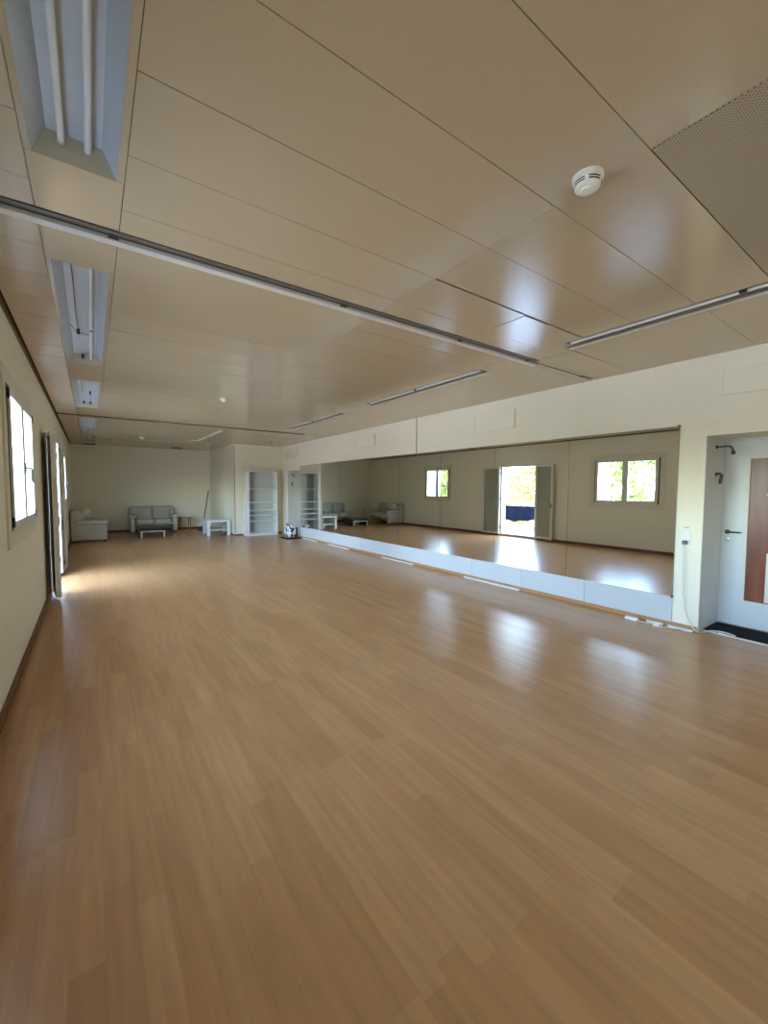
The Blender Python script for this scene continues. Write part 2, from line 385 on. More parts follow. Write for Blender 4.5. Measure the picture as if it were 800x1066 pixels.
# tracks across the ceiling
def track(y, label):
    r = thing('ceiling_track', label, 'ceiling track', (0, y, H)); xe = 4.08
    MB().box(XL + .02, xe, .004, .042, -.003, .03).build('rail', M['alu'], r)
    MB().box(XL + .02, xe, .044, .086, .008, .04).build('slot', M['black'], r)
    MB().box(xe, XR - .02, .050, .074, .004, .04).build('slot', M['black'], r)
    MB().rbox(XL + .02, xe + .1, .085, .145, -.014, .02, .003).build('cover_strip', M['creamstrip'], r)
    MB().rbox(5.05, 5.28, .040, .085, -.008, .03, .004).build('end_box', M['black'], r)
    for k, x in enumerate((.12, 1.62, 2.9, 3.95)):
        MB().box(x, x + .05, .040, .09, -.006, .0).build('bracket', M['black'], r)
    return r
track(2.805, 'long grey rail with pale cover strip crossing the ceiling beyond the smoke detector')
r = thing('ceiling_track', 'thin dark rail crossing the ceiling near the far end of the room', 'ceiling track', (0, 10.14, H))
MB().box(XL + .02, 4.6, 0, .04, -.012, .02).build('rail', M['void'], r)
MB().rbox(1.2, 3.0, -.03, .0, -.016, -.002, .003).build('cover_strip', M['alu'], r)

# ---------------------------------------------------------------- fluorescent lights
def left_light(y0, y1, tubes, label, wires=(), holders=()):
    c = (y0 + y1) / 2; hl = (y1 - y0) / 2
    r = thing('fluorescent_light', label, 'ceiling light', ((LX0 + LX1) / 2, c, H), 0, 'recessed trough lights along the window side')
    w = (LX1 - LX0) / 2; wi = w - .055; d = .085; li = hl - .05
    z0 = .0
    # folded sheet trough: outer skin follows the inner skin 2 mm outside
    tr = MB()
    def skin(o):
        return [(-w - o, -hl, z0), (-wi - o, -hl, d + o), (wi + o, -hl, d + o), (w + o, -hl, z0), (-w - o, hl, z0), (-wi - o, hl, d + o), (wi + o, hl, d + o), (w + o, hl, z0)]
    tr.add(skin(0) + skin(.002), [(0, 1, 5, 4), (1, 2, 6, 5), (2, 3, 7, 6), (8, 12, 13, 9), (9, 13, 14, 10), (10, 14, 15, 11), (0, 4, 12, 8), (3, 11, 15, 7), (0, 8, 9, 1), (1, 9, 10, 2), (2, 10, 11, 3), (4, 5, 13, 12), (5, 6, 14, 13), (6, 7, 15, 14)])
    tr.build('reflector', M['trough'], r)
    for s in (-1, 1):
        e = MB(); y = s * hl; yi = s * (hl - .05)
        e.add([(-w, y, z0), (w, y, z0), (wi, yi, d), (-wi, yi, d), (-w, y, d + .004), (w, y, d + .004)], [(0, 1, 2, 3), (0, 4, 5, 1), (3, 2, 5, 4), (0, 3, 4), (1, 5, 2)])
        e.build('end_plate', M['troughend'], r)
    for (tx, a, b) in tubes:
        p = MB().tube([(tx, a * hl, .055), (tx, b * hl, .055)], .0135, 12).build('tube', M['tube'], r, 40)
        for q in (a, b):
            s = 1 if q > 0 else -1
            MB().tube([(tx, q * hl, .055), (tx, q * hl + s * .012, .055)], .0142, 12).build('cap', M['tubecap'], p, 40)
    for (hx, f) in holders:
        MB().rbox(hx - .012, hx + .012, f * hl - .012, f * hl + .012, .035, d, .003).build('tube_holder', M['black'], r)
    for pts in wires:
        MB().tube([(x, f * hl, z) for x, f, z in pts], .0028, 6).build('wire', M['black'], r, 60)
    return r
left_light(*Llights[0], [(-.048, -.95, .955), (.045, -.95, .955)], 'recessed trough light nearest the viewer with two white unlit tubes')
left_light(*Llights[1], [(.055, -.96, .12), (.055, .16, .965)], 'trough light just past the rail with one tube and a loose dark wire',
           wires=[[(-.055, -.9, .083), (-.05, -.6, .07), (-.052, -.2, .06), (-.045, .08, .05), (-.04, .25, .05)], [(-.10, .10, .06), (-.06, .24, .055), (-.01, .26, .05), (.05, .3, .06)]], holders=[(-.042, .25), (-.02, .95), (.055, .14)])
left_light(*Llights[2], [(-.06, -.94, -.02)], 'trough light with one short tube and bare dark holders',
           wires=[[(.05, .06, .08), (.052, .4, .05), (.05, .85, .08)], [(-.06, .82, .06), (0, .84, .06), (.07, .86, .06)]], holders=[(.045, .02), (-.045, .84), (.05, .86)])
left_light(*Llights[3], [(-.045, -.94, .94), (.045, -.94, .94)], 'two-tube trough light just beyond the thin far rail')
left_light(*Llights[4], [(-.045, -.94, .94), (.045, -.94, .94)], 'furthest small trough light close to the far wall')

def right_light(y0, y1, label, split=0.0):
    c = (y0 + y1) / 2; hl = (y1 - y0) / 2; w = (RX1 - RX0) / 2
    r = thing('fluorescent_light', label, 'ceiling light', ((RX0 + RX1) / 2, c, H), 0, 'narrow slot lights along the mirror side')
    d = .055
    h = MB().box(-w, -w + .004, -hl, hl, 0, d).box(-w + .004, w - .004, -hl, hl, d - .004, d)
    h.build('housing', M['alu'], r)
    MB().box(w - .06, w, -hl, hl, -.004, .004).build('cover_strip', M['creamstrip'], r)
    MB().box(w - .10, w - .06, -hl, hl, -.004, .052).build('ballast_box', M['alu'], r)
    MB().box(-w + .004, w - .1, hl - .06, hl, .0, d - .004).build('end_plate', M['troughend'], r)
    for (a, b) in ((-hl + .05, split - .03), (split + .03, hl - .09)):
        tb = MB().tube([(-.035, a, .012), (-.035, b, .012)], .015, 12).build('tube', M['tube'], r, 40)
        for q, s in ((a, -1), (b, 1)):
            MB().tube([(-.035, q, .012), (-.035, q + s * .014, .012)], .0155, 12).build('cap', M['tubecap'], tb, 40)
    MB().rbox(-.055, -.015, split - .022, split + .022, -.008, .05, .004).build('tube_holder', M['darksteel'], r)
    return r
right_light(*Rlights[0], 'slot light above the doorway end of the mirrors, nearest on that side', -.17)
right_light(*Rlights[1], 'slot light running beside the mirror wall just past the long rail')
right_light(*Rlights[2], 'short-looking slot light above the far mirrors before the thin rail')
# fitting with a hanging strip, further left at the far end
r = thing('fluorescent_light', 'pale batten light with drooping end in the far ceiling before the white table', 'ceiling light', (2.66, 12.0, H))
MB().rbox(-.05, .05, -1.3, 1.3, -.02, .0, .004).build('housing', M['creamstrip'], r)
MB().tube([(.0, -1.2, -.034), (0, 1.2, -.034)], .014, 10).build('tube', M['tube'], r, 40)
MB().rbox(-.35, -.02, 1.22, 1.30, -.03, -.015, .004).build('loose_strip', M['creamstrip'], r)
MB().rbox(-.03, .03, .02, .08, -.05, -.018, .004).build('tube_holder', M['darksteel'], r)

# ---------------------------------------------------------------- ceiling fittings
r = thing('smoke_detector', 'round cream smoke detector with dark slots on the near ceiling', 'smoke detector', (1.885, 1.068, H)); r.scale = (1.14, 1.14, 1.14)
MB().lathe([(.058, 0), (.058, -.012), (.052, -.016)], n=40).build('base', M['cream'], r, 40)
MB().lathe([(.050, -.014), (.0505, -.030), (.048, -.041), (.040, -.048), (.026, -.050), (.025, -.055), (.010, -.056)], n=40).build('body', M['cream'], r, 35)
for zz in (-.0255, -.0345):
    for k in range(5):
        a0 = 2 * PI * k / 5 - 2.55; sl = MB(); n = 9
        rad = .0508 if zz > -.03 else .0500
        vs = []
        for i in range(n + 1):
            a = a0 + (2 * PI / 5 - .30) * i / n
            for (rr_, dz) in ((rad, .0026), (rad, -.0026), (rad - .003, -.0026), (rad - .003, .0026)): vs.append((rr_ * math.cos(a), rr_ * math.sin(a), zz + dz))
        fs = []
        for i in range(n):
            for q in range(4): fs.append((i * 4 + q, i * 4 + (q + 1) % 4, i * 4 + 4 + (q + 1) % 4, i * 4 + 4 + q))
        fs += [(0, 1, 2, 3), (n * 4 + 3, n * 4 + 2, n * 4 + 1, n * 4)]
        sl.add(vs, fs).build('slot', M['black'], r)
MB().lathe([(.012, -.054), (.011, -.058), (.004, -.059)], (-.012, -.012, 0), 16).build('test_button', M['cream'], r, 40)
for (x, y, lab, s) in ((1.764, 6.92, 'small white ceiling dome midway down the room', 1.0), (1.212, 13.5, 'small white ceiling dome near the far wall above the sofa side', 1.0), (4.47, 12.17, 'tiny dark-centred ceiling sensor near the bookcase corner', .5)):
    d = thing('ceiling_sensor', lab, 'ceiling sensor', (x, y, H))
    MB().lathe([(.075 * s, 0), (.075 * s, -.012), (.068 * s, -.016)], n=28).build('base', M['cream'], d, 40)
    MB().lathe([(.055 * s, -.014), (.052 * s, -.035), (.038 * s, -.052), (.016 * s, -.060)], n=28).build('dome', M['cream'] if s == 1 else M['darksteel'], d, 60)

# ---------------------------------------------------------------- mirrors
my = [1.878, 3.172, 4.438, 5.725, 7.015, 8.28, 9.54, 10.80, 12.10]
mlab = ['wall mirror nearest the doorway, reflecting the window with two bright panes',
        'second wall mirror from the doorway, reflecting the right folded door leaf and open balcony door',
        'third wall mirror from the doorway, reflecting the left folded door leaf',
        'fourth wall mirror from the doorway, holding the left half of the small reflected window',
        'fifth wall mirror from the doorway, reflecting the sofa by the far window wall',
        'sixth wall mirror from the doorway, reflecting dim bare wall',
        'seventh wall mirror from the doorway, beside the reflected white table',
        'last wall mirror at the far end, reflecting the white bookcase']
for i, (a, b) in enumerate(zip(my, my[1:])):
    r = thing('wall_mirror', mlab[i], 'mirror', (XR, (a + b) / 2, .345), 0, 'mirror panels along the right wall')
    hw = (b - a) / 2 - .0028
    MB().box(-.014, -.002, -hw, hw, 0, 1.915).build('backing', M['mirroredge'], r)
    MB().box(-.018, -.014, -hw, hw, 0, 1.915).build('mirror_glass', M['silver'], r)
    if i == 0:
        for zz in (.0, 1.915):
            MB().lathe([(.014, 0), (.014, -.010), (.008, -.014)], (-.018, -hw, zz), 14, 'x').build('clip', M['darksteel'], r, 40)
# ---------------------------------------------------------------- ventilation covers above the mirrors
for (y0, y1, z0, z1, lab) in ((.55, 1.53, 2.53, 2.80, 'pale flat vent cover above the doorway'), (4.08, 4.89, 2.50, 2.79, 'pale flat vent cover above the middle of the mirrors'),
                              (7.93, 8.78, 2.53, 2.80, 'pale flat vent cover right of the wall seam toward the far mirrors'), (12.25, 13.1, 2.53, 2.81, 'furthest pale vent cover close to the corner')):
    r = thing('vent_cover', lab.replace(' right of the wall seam toward the far mirrors', ' above the far mirrors, left of the wall seam'), 'vent cover', (XR, (y0 + y1) / 2, z0), 0, 'vent covers above the mirrors')
    w = (y1 - y0) / 2; h = z1 - z0
    MB().rbox(-.026, 0, -w, w, 0, h, .003).build('plate', M['wall'], r)
    MB().frame(-.034, -w, w, 0, h, .025, .008).build('rim', M['wall'], r)

# ---------------------------------------------------------------- doorway on the right
def room_door(name, y0, y1, x, zt, glazed=True):
    d = structroot(name); d.location = (x, y1, 0)
    wd = y1 - y0
    fr = MB(); fr.box(-.004, .08, -.012, 0, 0, zt); fr.box(-.004, .08, -wd, -wd + .012, 0, zt); fr.box(-.004, .08, -wd + .012, -.012, zt - .02, zt)
    fr.build('door_frame', M['door'], d)
    a, b, z0, z1 = -wd + .014, -.014, .03, zt - .022
    if glazed:
        ga, gb, g0, g1 = -wd + .25, -.24, .315, 1.905
        lf = MB(); lf.box(0, .04, a, ga, z0, z1); lf.box(0, .04, gb, b, z0, z1); lf.box(0, .04, ga, gb, z0, g0); lf.box(0, .04, ga, gb, g1, z1)
        leaf = lf.build('door_leaf', M['door'], d)
        MB().frame(-.006, ga - .012, gb + .012, g0 - .012, g1 + .012, .016, .02).build('glazing_bead', M['creamstrip'], leaf)
        MB().box(.012, .024, ga, gb, g0, g1).build('door_panel', M['amber'], leaf)
        MB().rbox(.004, .011, -.475, -.412, .33, .87, .002).build('pale_strip', M['creamstrip'], leaf)
        MB().rbox(.008, .0115, -.45, -.385, 1.495, 1.52, .001).build('orange_bar', M['skirt'], leaf)  # small lighter bar set across the panel
    else:
        leaf = MB().rbox(0, .04, a, b, z0, z1, .002).build('door_leaf', M['door'], d)
    hy, hz = -.07, 1.08
    hd = MB(); hd.lathe([(.026, 0), (.026, -.008), (.018, -.010)], (0, hy, hz), 20, 'x')
    hd.tube([(0, hy, hz), (-.045, hy, hz), (-.052, hy - .012, hz), (-.052, hy - .13, hz)], .009, 10)
    hd.build('door_handle', M['darksteel'], leaf, 40)
    MB().lathe([(.024, 0), (.024, -.007), (.017, -.009)], (0, hy, hz - .09), 20, 'x').build('lock_rosette', M['steel'], leaf, 40)
    return d
room_door('door_1', .55, 1.635, 5.94, 2.13)
room_door('door_2', 12.15, 13.12, 5.94, 2.12, False)
struct(MB().box(5.50, 5.94, .55, 1.635, 0, .010).build('trim_8', M['mat']))
struct(MB().rbox(5.475, 5.50, .55, 1.635, 0, .011, .002).build('trim_9', M['creamstrip']))
struct(MB().box(XR - .012, XR + .02, 13.12, 13.30, 0, 2.12).build('trim_10', M['white']))

struct(MB().box(XR + .001, 5.93, 1.629, 1.635, .011, 2.128).build('trim_13', M['jamb'])); struct(MB().box(XR + .001, 5.93, 13.114, 13.12, 0, 2.118).build('trim_14', M['jamb']))
def coat_hook(x, y, z, lab, big):
    r = thing('wall_hook', lab, 'hook', (x, y, z), 0, 'dark metal fittings in the door recesses')
    MB().lathe([(.022, 0), (.022, -.008), (.014, -.012)], (0, 0, 0), 18, 'y').build('rosette', M['darksteel'], r, 40)
    if big:
        MB().tube([(0, 0, 0), (0, -.05, .0), (.004, -.09, .004), (.012, -.125, -.004), (.016, -.14, -.03), (.018, -.145, -.055)], [.009, .009, .010, .010, .010, .010], 10).build('arm', M['darksteel'], r, 50)
        MB().lathe([(.013, 0), (.020, -.014), (.018, -.035), (.010, -.04)], (.018, -.146, -.05), 16).build('tip', M['black'], r, 50)
    else:
        MB().tube([(0, 0, 0), (0, -.03, .006), (.004, -.055, .006)], .012, 10).build('arm', M['darksteel'], r, 50)
        MB().rbox(-.012, .012, -.07, -.042, -.10, .005, .006, M=Matrix.Rotation(.12, 4, 'X')).build('latch', M['black'], r, 40)
    return r
coat_hook(5.66, 1.629, 2.03, 'upper dark bent hook in the near door recess', True)
coat_hook(5.68, 1.629, 1.73, 'lower dark latch hook in the near door recess', False)
coat_hook(5.50, 13.114, 2.01, 'upper dark hook in the far door recess beside the bookcase', True)
coat_hook(5.50, 13.114, 1.72, 'lower dark hook in the far door recess beside the bookcase', False)

# socket and cables
r = thing('wall_socket', 'white double socket with a plugged-in cable between mirror and doorway', 'socket', (XR, 1.775, .93))
MB().rbox(-.012, 0, -.045, .045, 0, .17, .004).build('plate', M['white'], r)
for z in (.045, .125): MB().lathe([(.026, -.012), (.026, -.016), (.020, -.017)], (0, 0, z), 20, 'x').build('outlet', M['cream'], r, 40)
MB().rbox(-.004, 0, -.02, .02, .205, .213, .001).build('label_strip', M['alu'], r)
def catmull(ps, n=8):
    ps = [Vector(p) for p in ps]; q = [ps[0]] + ps + [ps[-1]]; out = []
    for i in range(1, len(q) - 2):
        for k in range(n):
            t = k / n; a, b, c, d = q[i - 1], q[i], q[i + 1], q[i + 2]
            out.append(.5 * ((2 * b) + (-a + c) * t + (2 * a - 5 * b + 4 * c - d) * t * t + (-a + 3 * b - 3 * c + d) * t ** 3))
    out.append(ps[-1]); return out
r = thing('power_cord', 'grey-white cord hanging from the socket and curling onto the threshold', 'cord', (XR - .02, 1.775, 0))
MB().rbox(-.045, -.002, -.022, .022, .955, .998, .008).build('plug', M['alu'], r)
MB().tube(catmull([(-.03, 0, .955), (-.03, -.004, .85), (-.028, -.01, .65), (-.03, -.02, .4), (-.032, -.06, .16), (-.03, -.14, .03), (.05, -.19, .010), (.13, -.23, .02), (.19, -.32, .02), (.15, -.43, .02), (.10, -.42, .02), (.13, -.30, .022)]), .006, 8).build('cable', M['creamstrip'], r, 60)
r = thing('extension_cord', 'white extension lead lying on the floor below the first mirror', 'cord', (5.24, 2.2, 0))
MB().rbox(-.03, .03, -.02, .12, 0, .035, .01).build('socket_block', M['white'], r)
MB().tube(catmull([(0, -.02, .012), (-.02, -.10, .007), (.03, -.18, .007), (-.03, -.27, .007), (.03, -.36, .007), (.07, -.42, .007), (.03, -.50, .007)]), .006, 8).build('cable', M['creamstrip'], r, 60)
r2 = MB().rbox(-.02, .02, -.03, .03, 0, .025, .006).build('plug', M['white'], r, loc=(-.02, -.22, 0))
# white trunking strips along the foot of the right wall
for (y0, y1, x, lab) in ((9.05, 10.2, 5.325, 'white trunking strip on the floor under the sixth and seventh mirrors'), (6.48, 7.6, 5.325, 'white trunking strip on the floor under the fourth and fifth mirrors'),
                         (3.9, 5.05, 5.325, 'white trunking strip on the floor under the second and third mirrors'), (1.95, 2.12, 5.325, 'short white trunking piece behind the extension lead'), (1.66, 1.9, 5.325, 'short pale trunking piece beside the doorway corner'), (10.9, 11.9, 5.325, 'white trunking strip on the floor below the last mirror, by the bag')):
    r = thing('cable_trunking', lab, 'trunking', (x, (y0 + y1) / 2, 0), 0, 'trunking strips along the mirror wall')
    h = (y1 - y0) / 2
    MB().rbox(-.016, .014, -h, h, 0, .018, .003).build('channel', M['white'], r)
    MB().rbox(-.013, .011, -h + .004, h - .004, .018, .021, .001).build('lid', M['plinth'], r)

# ---------------------------------------------------------------- windows in the left wall
def window(name, y0, y1, z0, z1, shutter=False):
    d = structroot(name); d.location = (XL, y0, z0)
    w, h = y1 - y0, z1 - z0
    MB().frame(0, -.12, w + .12, -.10, h + .10, .13, .016).build('casing', M['casing'], d)
    MB().frame(-.10, .0, w, 0, h, .05, .10).build('window_frame', M['frame'], d)
    mid_ = w / 2
    for k, (a, b) in enumerate(((.035, mid_ + .002), (mid_ + .004, w - .035))):
        s = MB().frame(-.045, a, b, .035, h - .035, .07, .075).build('sash', M['frame'], d)
        MB().box(-.02, -.012, a + .068, b - .068, .103, h - .103).build('pane', M['glass'], s)
        for z in (.06, h - .14):
            yy = a - .012 if k == 0 else b + .012
            MB().tube([(.026, yy, z), (.026, yy, z + .08)], .011, 10).build('hinge', M['black'], s, 40)
    for a, b in ((.004, .032), (w - .032, w - .004)): MB().box(.0, .019, a, b, .03, h - .03).build('gap_shade', M['wallseam'] if a > .1 else M['gap_shade'], d)  # strips beside the sashes, painted dark for the shadow in the gap
    for a in (.0, w - .05): MB().box(-.2, -.13, a, a + .05, 0, h).build('shutter_guide', M['railgrey'], d)
    hz = h * .46
    hd = MB(); hd.rbox(.030, .040, mid_ + .02, mid_ + .05, hz - .05, hz + .05, .004)
    hd.tube([(.04, mid_ + .035, hz), (.075, mid_ + .035, hz), (.08, mid_ + .035, hz - .02), (.08, mid_ + .035, hz - .13)], .010, 8)
    hd.build('window_handle', M['steel'], d, 40)
    if shutter:
        st = MB()
        for k, (xa, xb, yo) in enumerate(((-.25, -.425, .0), (-.435, -.61, .012), (-.62, -.79, .0))):
            st.box(xb, xa, w + yo - .004, w + yo + .018, .0, h)
            for q in (xa - .03, xb): st.box(q, q + .03, w + yo - .008, w + yo - .004, .0, h)
        st.build('folding_shutter', M['shutter'], d)
    MB().box(-.24, -.10, -.0, w, -.03, 0.0).build('window_sill', M['concrete'], d)
    return d
for i, k in enumerate('abcd'): window('window_%d' % (i + 1), *W[k], shutter=k in 'ac')  # b and d stay out of view, added to light the near end
# balcony door: frame in the opening, two leaves folded back against the wall
d = structroot('door_3'); d.location = (XL, DOOR[0], DOOR[2])
w, h = DOOR[1] - DOOR[0], DOOR[3] - DOOR[2]
MB().frame(-.12, 0, w, 0, h, .045, .125).box(0, .022, -.035, .04, 0, h).box(0, .022, w - .04, w + .035, 0, h).build('door_frame', M['frame'], d)
MB().box(-.22, .02, 0, w, -.04, .004).build('door_sill', M['concrete'], d)
def leaf(sign, yh, ang, wl):
    lf = MB().frame(-.03, 0, wl, .02, h - .02, .065, .06)
    o = lf.build('door_leaf', M['frame'], d)
    o.location = (.056, yh, 0); o.rotation_euler = (0, 0, ang)
    MB().box(-.006, .006, .063, wl - .063, .083, h - .083).build('pane', M['greyglass'], o)
    for z in (.2, h / 2, h - .3): MB().tube([(-.0, -.008, z), (0, -.008, z + .1)], .012, 8).build('hinge', M['black'], o, 40)
    hd = MB().rbox(-.042, -.03, wl - .045, wl - .02, h * .46 - .06, h * .46 + .06, .004)
    hd.tube([(-.03, wl - .03, h * .46), (-.07, wl - .03, h * .46), (-.07, wl - .03, h * .46 - .11)], .009, 8)
    hd.build('door_handle', M['darksteel'], o, 40)
leaf(1, -.015, PI + math.radians(7), .64)
leaf(-1, w + .015, math.radians(-4), .70)

# switches on the left wall
r = thing('wall_thermostat', 'small white wall control beside the far window', 'switch', (XL, 11.07, 1.47)); MB().rbox(0, .025, -.04, .04, 0, .09, .006).build('body', M['white'], r); MB().rbox(.025, .031, -.015, .015, .03, .06, .003).build('dial', M['cream'], r)
r = thing('wall_socket', 'white double wall socket between far window and balcony door', 'socket', (XL, 10.4, .99)); MB().rbox(0, .014, -.085, .085, 0, .085, .004).build('plate', M['white'], r)
for y in (-.042, .042): MB().lathe([(.028, .014), (.028, .018), (.02, .019)], (0, y, .042), 18, 'x').build('outlet', M['cream'], r, 40)

# ---------------------------------------------------------------- furniture at the far end
def sofa(name, label, width, loc, rz, group):
    r = thing(name, label, 'sofa', loc, rz, group)
    w = width / 2; dp = .86                      # back at y=+dp/2, front at y=-dp/2
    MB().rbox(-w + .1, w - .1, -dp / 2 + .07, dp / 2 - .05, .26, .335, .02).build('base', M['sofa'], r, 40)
    for s in (-1, 1):
        x0, x1 = (s * w - .15, s * w) if s > 0 else (s * w, s * w + .15)
        a = MB().rbox(x0 + .012, x1 - .012, -dp / 2 + .01, dp / 2 - .02, .05, .55, .025, 3)
        arm = a.build('armrest', M['sofalight'], r, 40)
        MB().rbox(x0 - .03, x1 + .03, -dp / 2 - .03, dp / 2 - .08, .49, .61, .058, 5).build('arm_pad', M['sofalight'], arm, 50)
        for yy in (-dp / 2 + .06, dp / 2 - .08):
            MB().tube([((x0 + x1) / 2, yy, 0), ((x0 + x1) / 2, yy, .055)], [.022, .028], 12).build('foot', M['darkwood'], r, 40)
    sw = (width - .34) / 2
    for s in (0, 1):
        xa = -w + .17 + s * sw
        MB().rbox(xa + .004, xa + sw - .004, -dp / 2 + .0, dp / 2 - .20, .30, .47, puff=.75).build('seat_cushion', M['sofalight'], r, 60)
        T = Matrix.Translation((0, dp / 2 - .17, .45)) @ Matrix.Rotation(math.radians(-12), 4, 'X') @ Matrix.Translation((0, -(dp / 2 - .17), -.45))
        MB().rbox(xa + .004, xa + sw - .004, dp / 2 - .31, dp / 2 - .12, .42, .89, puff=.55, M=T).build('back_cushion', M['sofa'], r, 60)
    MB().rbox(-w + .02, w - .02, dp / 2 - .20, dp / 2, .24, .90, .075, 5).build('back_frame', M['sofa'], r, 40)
    return r
sofa('two_seat_sofa', 'grey-green two-seat sofa facing forward against the far wall', 1.44, (1.75, 16.50, 0), 0, 'matching sofas')
sofa('two_seat_sofa', 'pale sofa seen end-on beside the left wall under a pillow', 1.75, (-.07, 15.15, 0), PI / 2, 'matching sofas')
r = thing('throw_pillow', 'pale crumpled pillow on the sofa beside the left wall', 'pillow', (-.22, 14.72, .76))
pm = MB().rbox(-.22, .22, -.2, .2, -.09, .09, puff=1.0, M=Matrix.Rotation(math.radians(-38), 4, 'Y'))
pm.build('cover', M['cloth'], r, 60)
MB().tube([(.215 * math.cos(.66), -.17, .215 * math.sin(.66) - .0), (.215 * math.cos(.66), .17, .215 * math.sin(.66))], .007, 6).build('seam', M['cloth'], r, 60)

r = thing('coffee_table', 'low dark coffee table with pale front frame before the far sofa', 'table', (1.54, 14.95, 0))
MB().rbox(-.38, .38, -.34, .34, .205, .30, .006).build('tabletop', M['darkwood'], r)
for x in (-.36, .36): MB().rbox(x - .018, x + .018, -.30, .33, 0, .205, .003).build('side_panel', M['darkwood'], r)
for x in (-.315, .315): MB().rbox(x - .02, x + .02, -.345, -.305, 0, .175, .003).build('leg', M['creamstrip'], r)
MB().rbox(-.335, .335, -.346, -.304, .175, .205, .003).build('front_rail', M['creamstrip'], r)

r = thing('side_table', 'small wooden side table with pale top right of the far sofa', 'table', (2.76, 16.5, 0))
MB().rbox(-.21, .21, -.20, .20, .50, .545, .006).build('tabletop', M['white'], r)
for sx in (-1, 1):
    for sy in (-1, 1): MB().tube([(sx * .17, sy * .17, 0), (sx * .155, sy * .155, .5)], [.014, .02], 10).build('leg', M['wood'], r, 40)

r = thing('white_table', 'white square-legged table with lower shelf before the corner block', 'table', (3.38, 14.45, 0), math.radians(-4))
MB().rbox(-.36, .36, -.46, .46, .445, .50, .004).build('tabletop', M['white'], r)
for sx in (-1, 1):
    for sy in (-1, 1): MB().rbox(sx * .308 - .05, sx * .308 + .05, sy * .415 - .042, sy * .415 + .042, 0, .445, .003).build('leg', M['white'], r)
MB().rbox(-.258, .258, -.44, .44, .17, .20, .003).build('shelf', M['white'], r)
MB().box(-.345, -.335, -.37, .37, .10, .43).build('side_panel', M['white'], r)

r = thing('broom', 'dark-handled broom leaning in the corner behind the white table', 'broom', (3.28, 16.1, 0))
MB().tube([(0, 0, .09), (.36, .6, 1.43)], [.013, .018], 10).build('handle', M['black'], r, 40)
MB().rbox(-.17, .17, -.03, .03, .07, .12, .01).build('head', M['darkwood'], r)
bb = MB()
for k in range(16):
    for j in (-1, 1): bb.tube([(-.15 + .02 * k, j * .012, .075), (-.16 + .0213 * k, j * .024, 0.0)], .006, 5)
bb.build('bristles', M['black'], r)

# bookcase
r = thing('bookcase', 'tall white open bookcase of empty shelves in the far right corner', 'bookcase', (4.56, 13.50, 0), 0)
x0, x1, dp, ht = -.52, .52, .19, 2.11
MB().rbox(x0, x0 + .10, -dp, dp, 0, ht, .003).build('side_panel', M['white'], r)
MB().rbox(x1 - .035, x1, -dp, dp, 0, ht, .003).build('side_panel', M['white'], r)
MB().rbox(x0 + .10, x1 - .035, -dp, dp, ht - .035, ht, .003).build('top_panel', M['white'], r)
MB().rbox(x0 + .10, x1 - .035, -dp + .01, dp, 0, .09, .003).build('bottom_panel', M['white'], r)
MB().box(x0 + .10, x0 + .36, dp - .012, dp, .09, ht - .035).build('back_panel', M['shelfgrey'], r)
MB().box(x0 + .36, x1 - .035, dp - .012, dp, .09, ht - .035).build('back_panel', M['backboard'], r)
for z in (1.53, 1.08, .82, .66, .465): MB().rbox(x0 + .10, x1 - .035, -dp + .02, dp - .012, z - .014, z + .014, .003).build('shelf', M['white'], r)

# bag by the end of the mirrors
r = thing('bag', 'black and white patterned bag slumped on the floor by the far mirror', 'bag', (5.08, 12.25, 0))
bm = bmesh.new(); bmesh.ops.create_icosphere(bm, subdivisions=4, radius=1)
from mathutils import noise
vs = []
for v in bm.verts:
    p = v.co.copy(); n = noise.noise(p * 2.3) * .22 + noise.noise(p * 5) * .08
    p *= 1 + n; q = Vector((p.x * .16, p.y * .24, .19 + p.z * .2)); q.z = max(q.z, .012); vs.append(q)
bm.verts.index_update()
MB().add(vs, [[v.index for v in f.verts] for f in bm.faces]).build('body', M['bag'], r, 70); bm.free()
MB().tube(catmull([(-.06, -.12, .33), (-.10, -.08, .42), (-.10, .04, .44), (-.06, .1, .33)]), .014, 8).build('handle', M['black'], r, 60)
MB().rbox(.10, .17, -.2, .22, .02, .34, .03).build('side_pocket', M['black'], r, 50)
r = tag(MB().rbox(4.80, 5.28, 11.85, 12.03, 0, .03, .012, 3).rbox(4.80, 4.92, 12.0, 12.45, 0, .022, .01, 3).build('folded_mat', M['mat'], None, 50), 'flat black folded mat under the edge of the patterned bag', 'mat')

# ---------------------------------------------------------------- balcony and outdoors
struct(MB().box(XL - 2.0, XL - .22, -6, 22, -.22, -.04).build('balcony_slab', M['concrete']))
struct(MB().box(XL - 2.0, XL - 1.9, -6, 22, -.04, .22).build('balcony_kerb', M['concrete']))
r = thing('balcony_railing', 'grey balcony railing with flat top bar outside the open door', 'railing', (XL - 1.95, 8, -.04))
MB().rbox(-.03, .03, -12, 14, 1.06, 1.10, .005).build('top_rail', M['railgrey'], r)
MB().rbox(-.015, .015, -12, 14, .94, .965, .003).build('mid_rail', M['concrete'], r)
for k in range(18): MB().rbox(-.02, .02, -12 + 1.5 * k, -11.96 + 1.5 * k, .26, 1.06, .003).build('post', M['railgrey'], r)
sc = MB(); n = 120; ya, yb = 6.0, 16.0; vs = []
for i in range(n + 1):
    y = ya + (yb - ya) * i / n; off = .025 * math.sin(i * 1.1) + .012 * math.sin(i * 2.7)
    zb = .40 + .05 * math.sin(i * .21 + 1) + .02 * math.sin(i * .9)
    for z in (.93, zb):
        vs += [(XL - 1.87 + off, y, z), (XL - 1.862 + off, y, z)]
fs = []
